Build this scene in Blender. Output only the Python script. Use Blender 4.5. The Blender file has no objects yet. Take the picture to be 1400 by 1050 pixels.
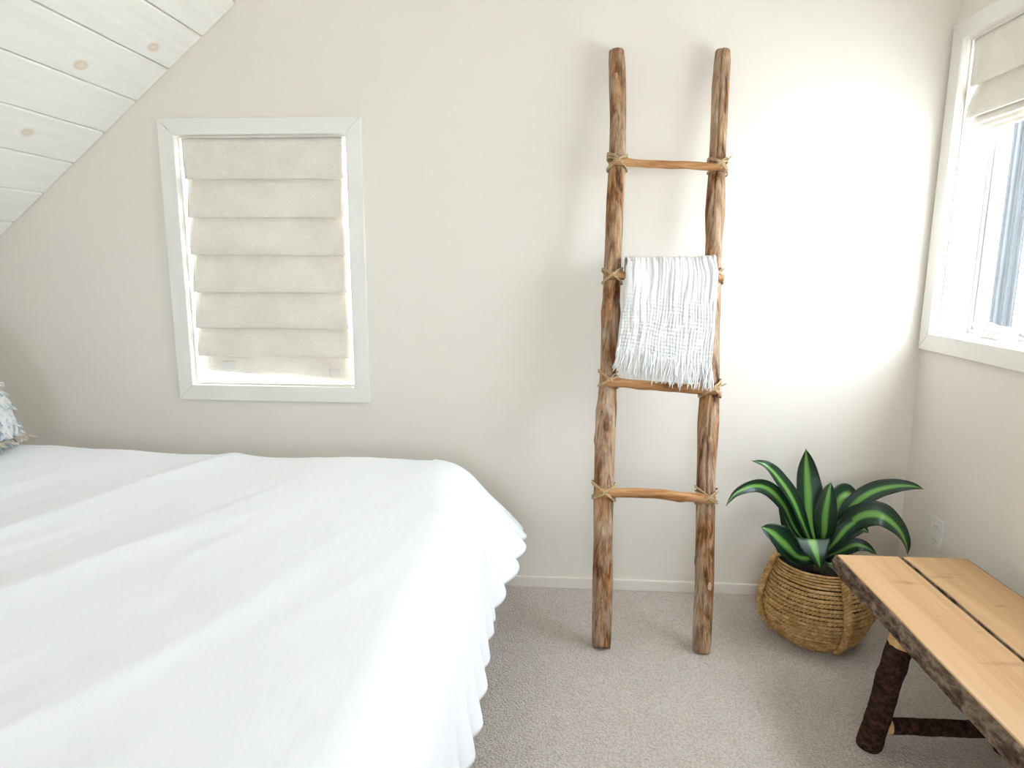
import bpy, math, random
from mathutils import Vector, Matrix, noise

random.seed(7)
C = bpy.context.scene.collection
SC = bpy.context.scene
PI = math.pi

# ---------------------------------------------------------------- camera
H = 1.32                                     # camera height
F = 913.8                                    # focal length in px of the 1400x1050 frame
YAW, PITCH, ROLL = -.0673, .1764, .005


def cam_axes():
    cy, sy, cp, sp = math.cos(YAW), math.sin(YAW), math.cos(PITCH), math.sin(PITCH)
    f = Vector((sy * cp, cy * cp, -sp))
    r = Vector((cy, -sy, 0))
    u = r.cross(f)
    c, s = math.cos(ROLL), math.sin(ROLL)
    return c * r + s * u, -s * r + c * u, f


RI, UP, FW = cam_axes()
EYE = Vector((0, 0, H))
cam = bpy.data.objects.new('camera', bpy.data.cameras.new('camera'))
cam.data.sensor_width = 36
cam.data.lens = 36 * F / 1400
cam.data.clip_start = .02
cam.matrix_world = Matrix(((RI.x, UP.x, -FW.x, 0), (RI.y, UP.y, -FW.y, 0), (RI.z, UP.z, -FW.z, H), (0, 0, 0, 1)))
C.objects.link(cam)
SC.camera = cam

# room dimensions (metres)
D = 2.6034                                   # back wall
XR = 1.369                                   # right wall
XL = -2.6                                    # knee wall
YF = -2.3                                    # wall behind the camera
ANG = math.radians(39.2)                     # slope of the plank ceiling

# ---------------------------------------------------------------- world, sun, exposure
SC.view_settings.view_transform = 'Standard'
SC.view_settings.look = 'None'
SC.view_settings.gamma = 1
SC.view_settings.use_curve_mapping = False
SC.view_settings.exposure = .16
SC.cycles.max_bounces = 16
SC.cycles.diffuse_bounces = 10
SC.cycles.transparent_max_bounces = 16
SC.cycles.sample_clamp_indirect = 8
W = bpy.data.worlds.new('sky')
SC.world = W
W.use_nodes = True
bg = W.node_tree.nodes['Background']
bg.inputs[0].default_value = (.865, .93, 1.0, 1)
bg.inputs[1].default_value = 13.0

sun = bpy.data.lights.new('sun', 'SUN')
sun.energy = 14
sun.angle = math.radians(1)
sun.color = (1, .93, .80)
so = bpy.data.objects.new('sun', sun)
so.rotation_euler = Vector((.80, -.42, -.50)).to_track_quat('-Z', 'Y').to_euler()
so.location = (-3, 8, 6)
C.objects.link(so)


def portal(loc, aim, sx, sy):
    a = bpy.data.lights.new('sky_portal', 'AREA')
    a.shape = 'RECTANGLE'
    a.size, a.size_y = sx, sy
    a.cycles.is_portal = True
    o = bpy.data.objects.new('sky_portal', a)
    o.location = loc
    o.rotation_euler = Vector(aim).to_track_quat('-Z', 'Z').to_euler()
    C.objects.link(o)


# openings: right window, second right window, back window, added fill window behind the camera
RW = (.85, 2.53, 1.08, 2.08)                # y0 y1 z0 z1
BW = (-1.478, -.808, .832, 1.803)            # x0 x1 z0 z1
FWN = (-.7, .5, .9, 2.0)  # unseen opening, assumed so that more daylight fills the room
portal((XR + .22, (RW[0] + RW[1]) / 2, 1.58), (-1, 0, 0), 1.68, 1.0)
portal((-1.143, D + .25, 1.32), (0, -1, 0), .67, .97)
portal((-.1, YF - .22, 1.45), (0, 1, 0), 1.2, 1.1)


# ---------------------------------------------------------------- helpers
def ray(px, py):
    return RI * ((px - 700) / F) + UP * ((525 - py) / F) + FW


def at_y(px, py, y):
    d = ray(px, py)
    return EYE + d * (y / d.y)


def at_z(px, py, z):
    d = ray(px, py)
    return EYE + d * ((z - H) / d.z)


def nz(x, y=0., z=0.):
    return noise.noise(Vector((x, y, z)))


def lerp(a, b, t):
    return a + (b - a) * t


def smooth(t):
    t = max(0., min(1., t))
    return t * t * (3 - 2 * t)


def interp(tab, x):
    if x <= tab[0][0]:
        return tab[0][1]
    for (a, b), (c, d) in zip(tab, tab[1:]):
        if x <= c:
            return b + (d - b) * (x - a) / (c - a)
    return tab[-1][1]


class MB:
    """collects vertices and faces of one mesh"""

    def __init__(s):
        s.v, s.f, s.uv = [], [], None

    def grid(s, rows, closed=False):
        b = len(s.v)
        n = len(rows[0])
        for r in rows:
            s.v += [tuple(p) for p in r]
        for i in range(len(rows) - 1):
            for j in range(n if closed else n - 1):
                k = (j + 1) % n
                s.f.append((b + i * n + j, b + i * n + k, b + (i + 1) * n + k, b + (i + 1) * n + j))
        return b

    def box(s, x0, x1, y0, y1, z0, z1):
        s.hexa([(x0, y0, z0), (x1, y0, z0), (x1, y1, z0), (x0, y1, z0), (x0, y0, z1), (x1, y0, z1), (x1, y1, z1), (x0, y1, z1)])
        return s

    def hexa(s, p):
        b = len(s.v)
        s.v += [tuple(q) for q in p]
        for f in ((0, 3, 2, 1), (4, 5, 6, 7), (0, 1, 5, 4), (1, 2, 6, 5), (2, 3, 7, 6), (3, 0, 4, 7)):
            s.f.append(tuple(b + i for i in f))
        return s

    def tube(s, pts, rad, n=8, caps=True, shape=None, closed=False):
        """pts: path; rad: number, list or function(i, angle)"""
        pts = [Vector(p) for p in pts]
        m = len(pts)
        tang = []
        for i in range(m):
            if closed:
                t = pts[(i + 1) % m] - pts[i - 1]
            else:
                t = pts[min(i + 1, m - 1)] - pts[max(i - 1, 0)]
            tang.append(t.normalized())
        ref = Vector((0, 0, 1)) if abs(tang[0].z) < .8 else Vector((0, -1, 0))
        nrm = (ref - tang[0] * ref.dot(tang[0])).normalized()
        rows = []
        for i in range(m):
            nrm = (nrm - tang[i] * nrm.dot(tang[i])).normalized()
            bi = tang[i].cross(nrm)
            row = []
            for j in range(n):
                a = 2 * PI * j / n
                r = rad(i, a) if callable(rad) else (rad[i] if isinstance(rad, (list, tuple)) else rad)
                row.append(pts[i] + (nrm * math.cos(a) + bi * math.sin(a)) * r)
            rows.append(row)
        if closed:
            rows.append(rows[0])
        b = s.grid(rows, True)
        if caps and not closed:
            s.f.append(tuple(b + j for j in reversed(range(n))))
            s.f.append(tuple(b + (m - 1) * n + j for j in range(n)))
        return s

    def lathe(s, prof, cx, cy, n=32, cap0=False, cap1=False):
        rows = [[(cx + r * math.cos(2 * PI * j / n), cy + r * math.sin(2 * PI * j / n), z) for j in range(n)] for r, z in prof]
        b = s.grid(rows, True)
        if cap0:
            s.f.append(tuple(b + j for j in reversed(range(n))))
        if cap1:
            s.f.append(tuple(b + (len(prof) - 1) * n + j for j in range(n)))
        return s


ROOTS = {}


def obj(name, mb, mat, parent=None, smooth_=False, bevel=0., uv=None, origin=None, sub=0):
    """ONE mesh object; vertices are given in world coordinates"""
    o3 = Vector(ROOTS[parent.name]) if parent is not None and parent.name in ROOTS else Vector(origin or (0, 0, 0))
    me = bpy.data.meshes.new(name)
    me.from_pydata([(x - o3.x, y - o3.y, z - o3.z) for x, y, z in mb.v], [], mb.f)
    me.update()
    if uv:
        l = me.uv_layers.new(name='UVMap')
        for lp in me.loops:
            l.data[lp.index].uv = uv[lp.vertex_index]
    if smooth_:
        me.polygons.foreach_set('use_smooth', [True] * len(me.polygons))
    me.materials.append(mat)
    ob = bpy.data.objects.new(name, me)
    C.objects.link(ob)
    if parent is not None:
        ob.parent = parent
    else:
        ob.location = o3
    ROOTS[ob.name] = tuple(o3)
    if bevel:
        b = ob.modifiers.new('bevel', 'BEVEL')
        b.width = bevel
        b.segments = 2
        b.limit_method = 'ANGLE'
    if sub:
        b = ob.modifiers.new('subdivision', 'SUBSURF')
        b.levels = b.render_levels = sub
    return ob


def tag(o, label=None, cat=None, group=None, kind=None):
    if label:
        o['label'] = label
    if cat:
        o['category'] = cat
    if group:
        o['group'] = group
    if kind:
        o['kind'] = kind
    return o


def thing(name, loc, label=None, cat=None, group=None, kind=None):
    e = bpy.data.objects.new(name, None)
    e.empty_display_size = .1
    e.location = loc
    C.objects.link(e)
    ROOTS[e.name] = tuple(loc)
    return tag(e, label, cat, group, kind)


# ---------------------------------------------------------------- materials
def mat(name, col=(.8, .8, .8), rough=.6, spec=.3):
    m = bpy.data.materials.new(name)
    m.use_nodes = True
    b = m.node_tree.nodes['Principled BSDF']
    b.inputs['Base Color'].default_value = (*col, 1)
    b.inputs['Roughness'].default_value = rough
    b.inputs['Specular IOR Level'].default_value = spec
    return m


class N:
    """small node-tree writer"""

    def __init__(s, m):
        s.t = m.node_tree
        s.b = s.t.nodes['Principled BSDF']

    def n(s, typ, **kw):
        x = s.t.nodes.new(typ)
        for k, v in kw.items():
            if k in x.inputs:
                x.inputs[k].default_value = v
            else:
                setattr(x, k, v)
        return x

    def l(s, a, b):
        s.t.links.new(a, b)

    def coords(s, scale=(1, 1, 1), kind='Object', rnd=False, rot=(0, 0, 0)):
        tc = s.n('ShaderNodeTexCoord')
        src = tc.outputs[kind]
        if rnd:
            oi = s.n('ShaderNodeObjectInfo')
            mul = s.n('ShaderNodeVectorMath', operation='SCALE')
            mul.inputs[0].default_value = (31, 57, 17)
            s.l(oi.outputs['Random'], mul.inputs['Scale'])
            add = s.n('ShaderNodeVectorMath', operation='ADD')
            s.l(src, add.inputs[0])
            s.l(mul.outputs[0], add.inputs[1])
            src = add.outputs[0]
        mp = s.n('ShaderNodeMapping')
        mp.inputs['Scale'].default_value = scale
        mp.inputs['Rotation'].default_value = rot
        s.l(src, mp.inputs['Vector'])
        return mp.outputs[0]

    def noise(s, vec, scale=5., detail=4., rough=.55, dist=0.):
        x = s.n('ShaderNodeTexNoise', Scale=scale, Detail=detail, Roughness=rough, Distortion=dist)
        s.l(vec, x.inputs['Vector'])
        return x.outputs['Fac']

    def voro(s, vec, scale=5., feature='F1'):
        x = s.n('ShaderNodeTexVoronoi', Scale=scale, feature=feature)
        s.l(vec, x.inputs['Vector'])
        return x

    def ramp(s, fac, stops):
        r = s.n('ShaderNodeValToRGB')
        e = r.color_ramp.elements
        while len(e) < len(stops):
            e.new(.5)
        for el, (p, c) in zip(e, stops):
            el.position = p
            el.color = (*c, 1) if len(c) == 3 else c
        s.l(fac, r.inputs[0])
        return r.outputs[0]

    def mix(s, fac, a, b, mode='MIX'):
        x = s.n('ShaderNodeMix', data_type='RGBA', blend_type=mode)
        for src, k in ((fac, 0), (a, 6), (b, 7)):
            if isinstance(src, (int, float)):
                x.inputs[k].default_value = src
            elif isinstance(src, tuple):
                x.inputs[k].default_value = (*src, 1)
            else:
                s.l(src, x.inputs[k])
        return x.outputs[2]

    def math(s, op, a, b=0.):
        x = s.n('ShaderNodeMath', operation=op)
        for i, q in enumerate((a, b)):
            if isinstance(q, (int, float)):
                x.inputs[i].default_value = q
            else:
                s.l(q, x.inputs[i])
        return x.outputs[0]

    def bump(s, height, strength=.3, dist=.002):
        x = s.n('ShaderNodeBump', Strength=strength, Distance=dist)
        s.l(height, x.inputs['Height'])
        s.l(x.outputs[0], s.b.inputs['Normal'])

    def color(s, c):
        s.l(c, s.b.inputs['Base Color'])


M = {}
BENCH_KNOTS = [(-.080, .455, .050, .016, .55), (-.074, .450, .014, .006, .8), (.040, .500, .055, .013, .5), (.075, .520, .06, .008, .4), (.10, .335, .03, .008, .35), (.108, .335, .008, .004, .85),
               (-.10, .27, .008, .006, .4), (-.055, .06, .085, .010, .45), (.0, .035, .02, .006, .5), (-.04, .20, .03, .005, .3)]


def build_materials():
    m = M['wall'] = mat('wall_paint', (.80, .755, .692), .75, .25)
    n = N(m)
    n.bump(n.noise(n.coords(), 220, 3), .06, .001)
    m = M['trim'] = mat('trim_paint', (.82, .805, .765), .38, .4)
    m = M['vinyl'] = mat('white_vinyl', (.68, .68, .66), .35, .4)
    m = M['plastic'] = mat('outlet_plastic', (.80, .80, .78), .3, .5)
    m = M['clip'] = mat('clear_plastic', (.74, .74, .71), .15, .6)
    m = M['slot'] = mat('dark_slot', (.36, .36, .35), .5)
    m = M['deck'] = mat('roof_deck', (.16, .12, .08), .8)

    m = M['plank'] = mat('whitewashed_pine', (.85, .85, .84), .55, .3)
    n = N(m)
    v = n.coords((1, 1, 1), rnd=True)
    vs = n.coords((14, 1.2, 14), rnd=True)
    grain = n.noise(vs, 3, 5, .6, .4)
    base = n.ramp(grain, [(.3, (.86, .84, .80)), (.7, (.92, .91, .885))])
    vk = n.coords((5.5, 3.6, 5.5), rnd=True)
    vo = n.voro(vk, 1.0)
    ring = n.ramp(vo.outputs['Distance'], [(.0, (.62, .42, .22)), (.05, (.76, .62, .44)), (.085, (.60, .40, .2)), (.13, (.82, .76, .66))])
    kmask = n.ramp(vo.outputs['Distance'], [(.10, (1, 1, 1)), (.16, (0, 0, 0))])
    # only about one cell in two carries a knot
    sel = n.ramp(vo.outputs['Color'], [(.36, (0, 0, 0)), (.39, (1, 1, 1))])
    n.color(n.mix(n.math('MULTIPLY', n.math('MULTIPLY', kmask, sel), .5), base, ring))
    n.bump(grain, .1, .001)

    m = M['carpet'] = mat('carpet', (.5, .47, .43), .95, .05)
    n = N(m)
    v = n.coords()
    vo = n.voro(v, 150)
    fine = n.noise(v, 190, 3, .7)
    big = n.noise(v, 6, 3, .6)
    c = n.ramp(fine, [(.32, (.38, .32, .27)), (.5, (.66, .595, .535)), (.68, (.90, .84, .78))])
    c = n.mix(.55, c, n.ramp(vo.outputs['Distance'], [(.0, (.90, .84, .78)), (.8, (.42, .36, .31))]))
    n.color(n.mix(.25, c, n.ramp(big, [(.3, (.58, .53, .48)), (.7, (.72, .68, .63))])))
    n.bump(n.math('SUBTRACT', fine, n.math('MULTIPLY', vo.outputs['Distance'], .9)), .9, .006)

    m = M['duvet'] = mat('white_cotton', (.87, .885, .925), .85, .15)
    n = N(m)
    n.b.inputs['Sheen Weight'].default_value = .15
    v = n.coords()
    cr = n.noise(n.coords((2.2, .55, 1.0), rot=(0, 0, .45)), 14, 6, .6, 1.0)
    n.bump(n.math('ADD', cr, n.math('MULTIPLY', n.noise(v, 900, 2), .04)), .13, .008)

    m = M['mattress'] = mat('mattress_ticking', (.8, .8, .78), .9)
    m = M['bedbase'] = mat('bed_base_fabric', (.55, .53, .5), .9)

    for key, tr in (('blind', .30), ('liner', .30)):
        m = M[key] = mat('linen_' + key, (.60, .575, .525), .9, .1)
        n = N(m)
        v1 = n.noise(n.coords((60, 60, 700)), 1, 3)
        v2 = n.noise(n.coords((700, 700, 60)), 1, 3)
        blot = n.noise(n.coords(), 9, 4)
        c = n.ramp(n.math('ADD', n.math('MULTIPLY', n.math('ADD', v1, v2), .35), n.math('MULTIPLY', blot, .3)),
                   [(.40, (.72, .68, .62)), (.60, (.86, .825, .765))])
        n.color(c)
        n.bump(n.math('ADD', v1, v2), .25, .001)
        tl = n.n('ShaderNodeBsdfTranslucent')
        tl.inputs[0].default_value = (.85, .80, .69, 1)
        mx = n.n('ShaderNodeMixShader')
        mx.inputs[0].default_value = tr * .2
        n.l(n.b.outputs[0], mx.inputs[1])
        n.l(tl.outputs[0], mx.inputs[2])
        n.l(mx.outputs[0], n.t.nodes['Material Output'].inputs[0])

    m = M['glass'] = mat('window_glass')
    n = N(m)
    tr = n.n('ShaderNodeBsdfTransparent')
    tr.inputs[0].default_value = (.96, .98, .98, 1)
    gl = n.n('ShaderNodeBsdfGlossy')
    gl.inputs['Roughness'].default_value = .02
    mx = n.n('ShaderNodeMixShader')
    mx.inputs[0].default_value = .05
    n.l(tr.outputs[0], mx.inputs[1])
    n.l(gl.outputs[0], mx.inputs[2])
    n.l(mx.outputs[0], n.t.nodes['Material Output'].inputs[0])

    def wood(key, ax, cols, sc=1., bump=.5, rough=.7):
        m = M[key] = mat(key, (.5, .35, .2), rough, .25)
        n = N(m)
        s = [34 * sc] * 3
        s[ax] = 3.4 * sc
        v = n.coords(tuple(s))
        g = n.noise(v, 1, 6, .65, .9)
        s2 = [85 * sc] * 3
        s2[ax] = 3 * sc
        fine = n.noise(n.coords(tuple(s2)), 1, 5, .7, .3)
        s3 = [13 * sc] * 3
        s3[ax] = 4 * sc
        pat = n.noise(n.coords(tuple(s3)), 1, 4, .6, .6)
        c = n.ramp(g, [(.36, cols[0]), (.47, cols[1]), (.56, cols[2]), (.68, cols[3])])
        c = n.mix(n.ramp(pat, [(.44, (0, 0, 0)), (.60, (.85, .85, .85))]), c, n.ramp(fine, [(.3, cols[0]), (.45, cols[4]), (.7, cols[5])]))
        crack = n.ramp(fine, [(.27, (0, 0, 0)), (.36, (1, 1, 1))])
        c = n.mix(.85, c, crack, 'MULTIPLY')
        n.color(c)
        n.bump(n.math('ADD', n.math('MULTIPLY', g, .6), n.math('MULTIPLY', fine, .8)), bump, .006)

    wood('driftwood', 2, [(.045, .015, .005), (.19, .075, .026), (.38, .195, .088), (.55, .36, .205), (.36, .24, .15), (.62, .49, .36)])
    wood('peeled_rung', 0, [(.16, .055, .017), (.36, .16, .06), (.48, .25, .11), (.58, .33, .16), (.43, .215, .088), (.62, .38, .20)], 1.2, .3)
    wood('knot', 2, [(.25, .12, .05), (.45, .27, .14), (.6, .42, .25), (.72, .55, .38), (.5, .34, .2), (.7, .55, .4)], 2.)

    m = M['twine'] = mat('jute_twine', (.45, .30, .16), .9)
    n = N(m)
    n.color(n.ramp(n.noise(n.coords((1, 1, 1)), 260, 3), [(.3, (.28, .18, .09)), (.7, (.66, .49, .30))]))

    m = M['throw'] = mat('white_muslin', (.77, .765, .755), .9, .1)
    n = N(m)
    n.bump(n.noise(n.coords(), 420, 4), .35, .002)

    m = M['leaf'] = mat('leaf', (.05, .2, .05), .35, .45)
    n = N(m)
    tc = n.n('ShaderNodeTexCoord')
    sp = n.n('ShaderNodeSeparateXYZ')
    n.l(tc.outputs['UV'], sp.inputs[0])
    mp = n.n('ShaderNodeMapping')
    mp.inputs['Scale'].default_value = (26, 1.6, 1)
    n.l(tc.outputs['UV'], mp.inputs[0])
    st = n.noise(mp.outputs[0], 1, 3, .6, .2)
    d = n.math('ABSOLUTE', n.math('SUBTRACT', sp.outputs[0], .5))
    d = n.math('ADD', d, n.math('MULTIPLY', n.math('SUBTRACT', st, .5), .24))
    n.color(n.ramp(d, [(.04, (.15, .33, .065)), (.12, (.085, .22, .042)), (.16, (.012, .045, .017)), (.45, (.005, .019, .010))]))
    n.bump(st, .2, .002)

    m = M['soil'] = mat('soil', (.02, .014, .01), .95)
    m = M['pot'] = mat('nursery_pot', (.02, .02, .02), .5)
    m = M['stem'] = mat('plant_stem', (.12, .10, .05), .8)

    m = M['jute'] = mat('basket_jute', (.42, .25, .1), .85, .2)
    n = N(m)
    a = n.noise(n.coords((60, 60, 60)), 1, 4, .7)
    b = n.noise(n.coords((9, 9, 9)), 1, 3)
    c = n.ramp(a, [(.30, (.16, .07, .02)), (.48, (.44, .25, .09)), (.66, (.68, .46, .22))])
    n.color(n.mix(.35, c, n.ramp(b, [(.35, (.36, .20, .07)), (.65, (.70, .49, .24))])))
    n.bump(n.noise(n.coords((300, 300, 300)), 1, 3), .4, .002)

    m = M['jute_dark'] = mat('jute_gap_shade', (.075, .036, .012), .9)  # inner wall: shade in the gaps between coils put into the colour
    m = M['pine'] = mat('bench_pine', (.72, .48, .27), .42, .4)
    n = N(m)
    v = n.coords((30, 1.3, 30))
    g = n.noise(v, 1, 5, .6, .8)
    big = n.noise(n.coords((7, .8, 7)), 1, 3, .5, .5)
    c = n.ramp(g, [(.28, (.48, .265, .115)), (.5, (.585, .36, .175)), (.72, (.66, .435, .235))])
    c = n.mix(.35, c, n.ramp(big, [(.3, (.50, .285, .125)), (.7, (.65, .435, .245))]))
    tc = n.n('ShaderNodeTexCoord')
    wob = n.n('ShaderNodeTexNoise', Scale=14.0, Detail=3.0)
    n.l(tc.outputs['Object'], wob.inputs['Vector'])
    wv = n.n('ShaderNodeVectorMath', operation='MULTIPLY_ADD')
    n.l(wob.outputs['Color'], wv.inputs[0])
    wv.inputs[1].default_value = (.028, .028, 0)
    n.l(tc.outputs['Object'], wv.inputs[2])
    # knots and streaks: centre x, y, half sizes, strength (bench coordinates)
    for kx, ky, ax, ay, st in BENCH_KNOTS:
        mp = n.n('ShaderNodeMapping', vector_type='POINT')
        mp.inputs['Location'].default_value = (-(kx + .014) / ax, -(ky + .014) / ay, 0)
        mp.inputs['Scale'].default_value = (1 / ax, 1 / ay, 0)
        n.l(wv.outputs[0], mp.inputs['Vector'])
        ln = n.n('ShaderNodeVectorMath', operation='LENGTH')
        n.l(mp.outputs[0], ln.inputs[0])
        c = n.mix(n.ramp(ln.outputs['Value'], [(.0, (st, st, st)), (.35, (st * .55,) * 3), (1., (0, 0, 0))]), c, (.26, .11, .04))
    n.color(c)
    n.bump(g, .08, .001)

    def bark(key, cols, sc):
        m = M[key] = mat(key, cols[1], .9, .15)
        n = N(m)
        a = n.noise(n.coords((sc, sc * .45, sc)), 1, 6, .7, 1.0)
        vo = n.voro(n.coords((sc * 1.2, sc * .4, sc * 1.2)), 1.0)
        n.color(n.ramp(n.math('ADD', n.math('MULTIPLY', a, .8), n.math('MULTIPLY', vo.outputs['Distance'], .3)),
                       [(.35, cols[0]), (.52, cols[1]), (.68, cols[2])]))
        n.bump(a, .8, .008)
    bark('slab_bark', [(.035, .022, .015), (.13, .085, .058), (.30, .215, .155)], 55)
    bark('log_bark', [(.008, .005, .004), (.030, .013, .009), (.085, .036, .022)], 70)
    m = M['tenon'] = mat('tenon_wood', (.72, .42, .15), .6)
    n = N(m)
    n.color(n.ramp(n.noise(n.coords((40, 40, 10)), 1, 4), [(.3, (.62, .33, .10)), (.7, (.78, .50, .22))]))

    m = M['pillow'] = mat('tufted_cotton', (.7, .75, .8), .95)
    n = N(m)
    a = n.noise(n.coords((16, 16, 9)), 1, 3, .5, 1.5)
    n.color(n.ramp(a, [(.40, (.34, .45, .52)), (.48, (.60, .68, .73)), (.54, (.84, .85, .85))]))
    m = M['tassel'] = mat('tassel', (.62, .55, .45), .95)

    m = M['post'] = mat('post_metal', (.10, .125, .16), .5, .4)
    n = N(m)
    n.color(n.ramp(n.noise(n.coords((20, 20, 5)), 1, 5), [(.3, (.010, .013, .018)), (.75, (.026, .032, .042))]))
    m = M['ground'] = mat('pale_ground', (.78, .78, .76), .9)
    n = N(m)
    n.color(n.ramp(n.noise(n.coords(), .6, 4), [(.3, (.72, .71, .68)), (.7, (.84, .84, .83))]))


build_materials()


# ---------------------------------------------------------------- room shell
def struct(name, mb, m, **k):
    return tag(obj(name, mb, m, **k), kind='structure')


TH = .16                                     # wall thickness
TOP = 3.7
f = struct('floor', MB().box(XL - .2, XR + .2, YF - .2, D + .2, -.12, 0), M['carpet'])
tag(f, 'light grey beige loop pile carpet floor', 'floor')

mb = MB()
mb.box(XL - TH, BW[0], D, D + TH, 0, TOP)
mb.box(BW[1], XR + TH, D, D + TH, 0, TOP)
mb.box(BW[0], BW[1], D, D + TH, 0, BW[2])
mb.box(BW[0], BW[1], D, D + TH, BW[3], TOP)
tag(struct('wall_back', mb, M['wall']), 'white painted gable wall behind the ladder', 'wall')
mb = MB()
ys = [YF, RW[0], RW[1], D]
for a, b, op in ((ys[0], ys[1], 0), (ys[1], ys[2], 1), (ys[2], ys[3], 0)):
    if op:
        mb.box(XR, XR + TH, a, b, 0, 1.08)
        mb.box(XR, XR + TH, a, b, 2.08, TOP)
    else:
        mb.box(XR, XR + TH, a, b, 0, TOP)
tag(struct('wall_right', mb, M['wall']), 'white painted wall holding the window beside the bench', 'wall')
mb = MB()
mb.box(XL - TH, FWN[0], YF - TH, YF, 0, TOP)
mb.box(FWN[1], XR + TH, YF - TH, YF, 0, TOP)
mb.box(FWN[0], FWN[1], YF - TH, YF, 0, FWN[2])
mb.box(FWN[0], FWN[1], YF - TH, YF, FWN[3], TOP)
tag(struct('wall_front', mb, M['wall']), 'white painted wall facing the ladder wall', 'wall')
tag(struct('wall_left', MB().box(XL - TH, XL, YF, D, 0, 1.5), M['wall']), 'low white knee wall under the slope', 'wall')

# sloping ceiling of whitewashed boards
P0 = Vector((-2.0358, 0, 1.589))
SD = Vector((math.cos(ANG), 0, math.sin(ANG)))           # up the slope
SN = Vector((math.sin(ANG), 0, -math.cos(ANG)))          # into the room
BWID = .1788
cl = thing('ceiling', (P0.x, 0, P0.z), 'sloping ceiling of whitewashed pine boards', 'ceiling', kind='structure')


def slope_box(k0, k1, n0, n1, y0, y1):
    q = []
    for y in (y0, y1):
        for a, b in ((k0, n0), (k1, n0), (k1, n1), (k0, n1)):
            p = P0 + SD * (a * BWID) + SN * b
            q.append((p.x, y, p.z))
    return MB().hexa([q[0], q[1], q[5], q[4], q[3], q[2], q[6], q[7]])


# board cross-section with eased edges; one mesh shared by all boards
prof = [(.0, -.018), (.0, -.005), (.005, 0), (BWID - .0085, 0), (BWID - .0035, -.005), (BWID - .0035, -.018)]
pm = bpy.data.meshes.new('plank')
vv, ff = [], []
for y in (YF, D - .003):
    for a, b in prof:
        p = SD * a + SN * b
        vv.append((p.x, y, p.z))
k = len(prof)
ff = [(i, (i + 1) % k, k + (i + 1) % k, k + i) for i in range(k)] + [tuple(reversed(range(k))), tuple(range(k, 2 * k))]
pm.from_pydata(vv, [], ff)
pm.update()
pm.materials.append(M['plank'])
for i in range(-5, 16):
    o = bpy.data.objects.new('plank', pm)
    p = SD * (i * BWID)
    o.location = (p.x, 0, p.z)
    o.parent = cl
    C.objects.link(o)
obj('roof_deck', slope_box(-6, 16.3, -.10, -.0185, YF - TH, D + TH), M['deck'], cl)
rx = P0 + SD * (16 * BWID)
mb = MB()
q = []
for y in (YF, D):
    q.append([(rx.x - .05, y, rx.z + .02), (XR + TH, y, 2.62), (XR + TH, y, 2.80), (rx.x - .05, y, rx.z + .2)])
mb.hexa([q[0][0], q[0][1], q[1][1], q[1][0], q[0][3], q[0][2], q[1][2], q[1][3]])
tag(struct('ceiling_right', mb, M['wall']), 'white painted ceiling slope above the right wall', 'ceiling')

# baseboards
BH = .046
struct('baseboard_back', MB().box(XL, XR, D - .014, D, 0, BH), M['wall'], bevel=.003)
struct('baseboard_right', MB().box(XR - .014, XR, YF, D - .014, 0, BH), M['wall'], bevel=.003)
struct('baseboard_left', MB().box(XL, XL + .014, YF, D - .014, 0, BH), M['wall'], bevel=.003)
struct('baseboard_front', MB().box(XL + .014, XR - .014, YF, YF + .014, 0, BH), M['wall'], bevel=.003)


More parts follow.
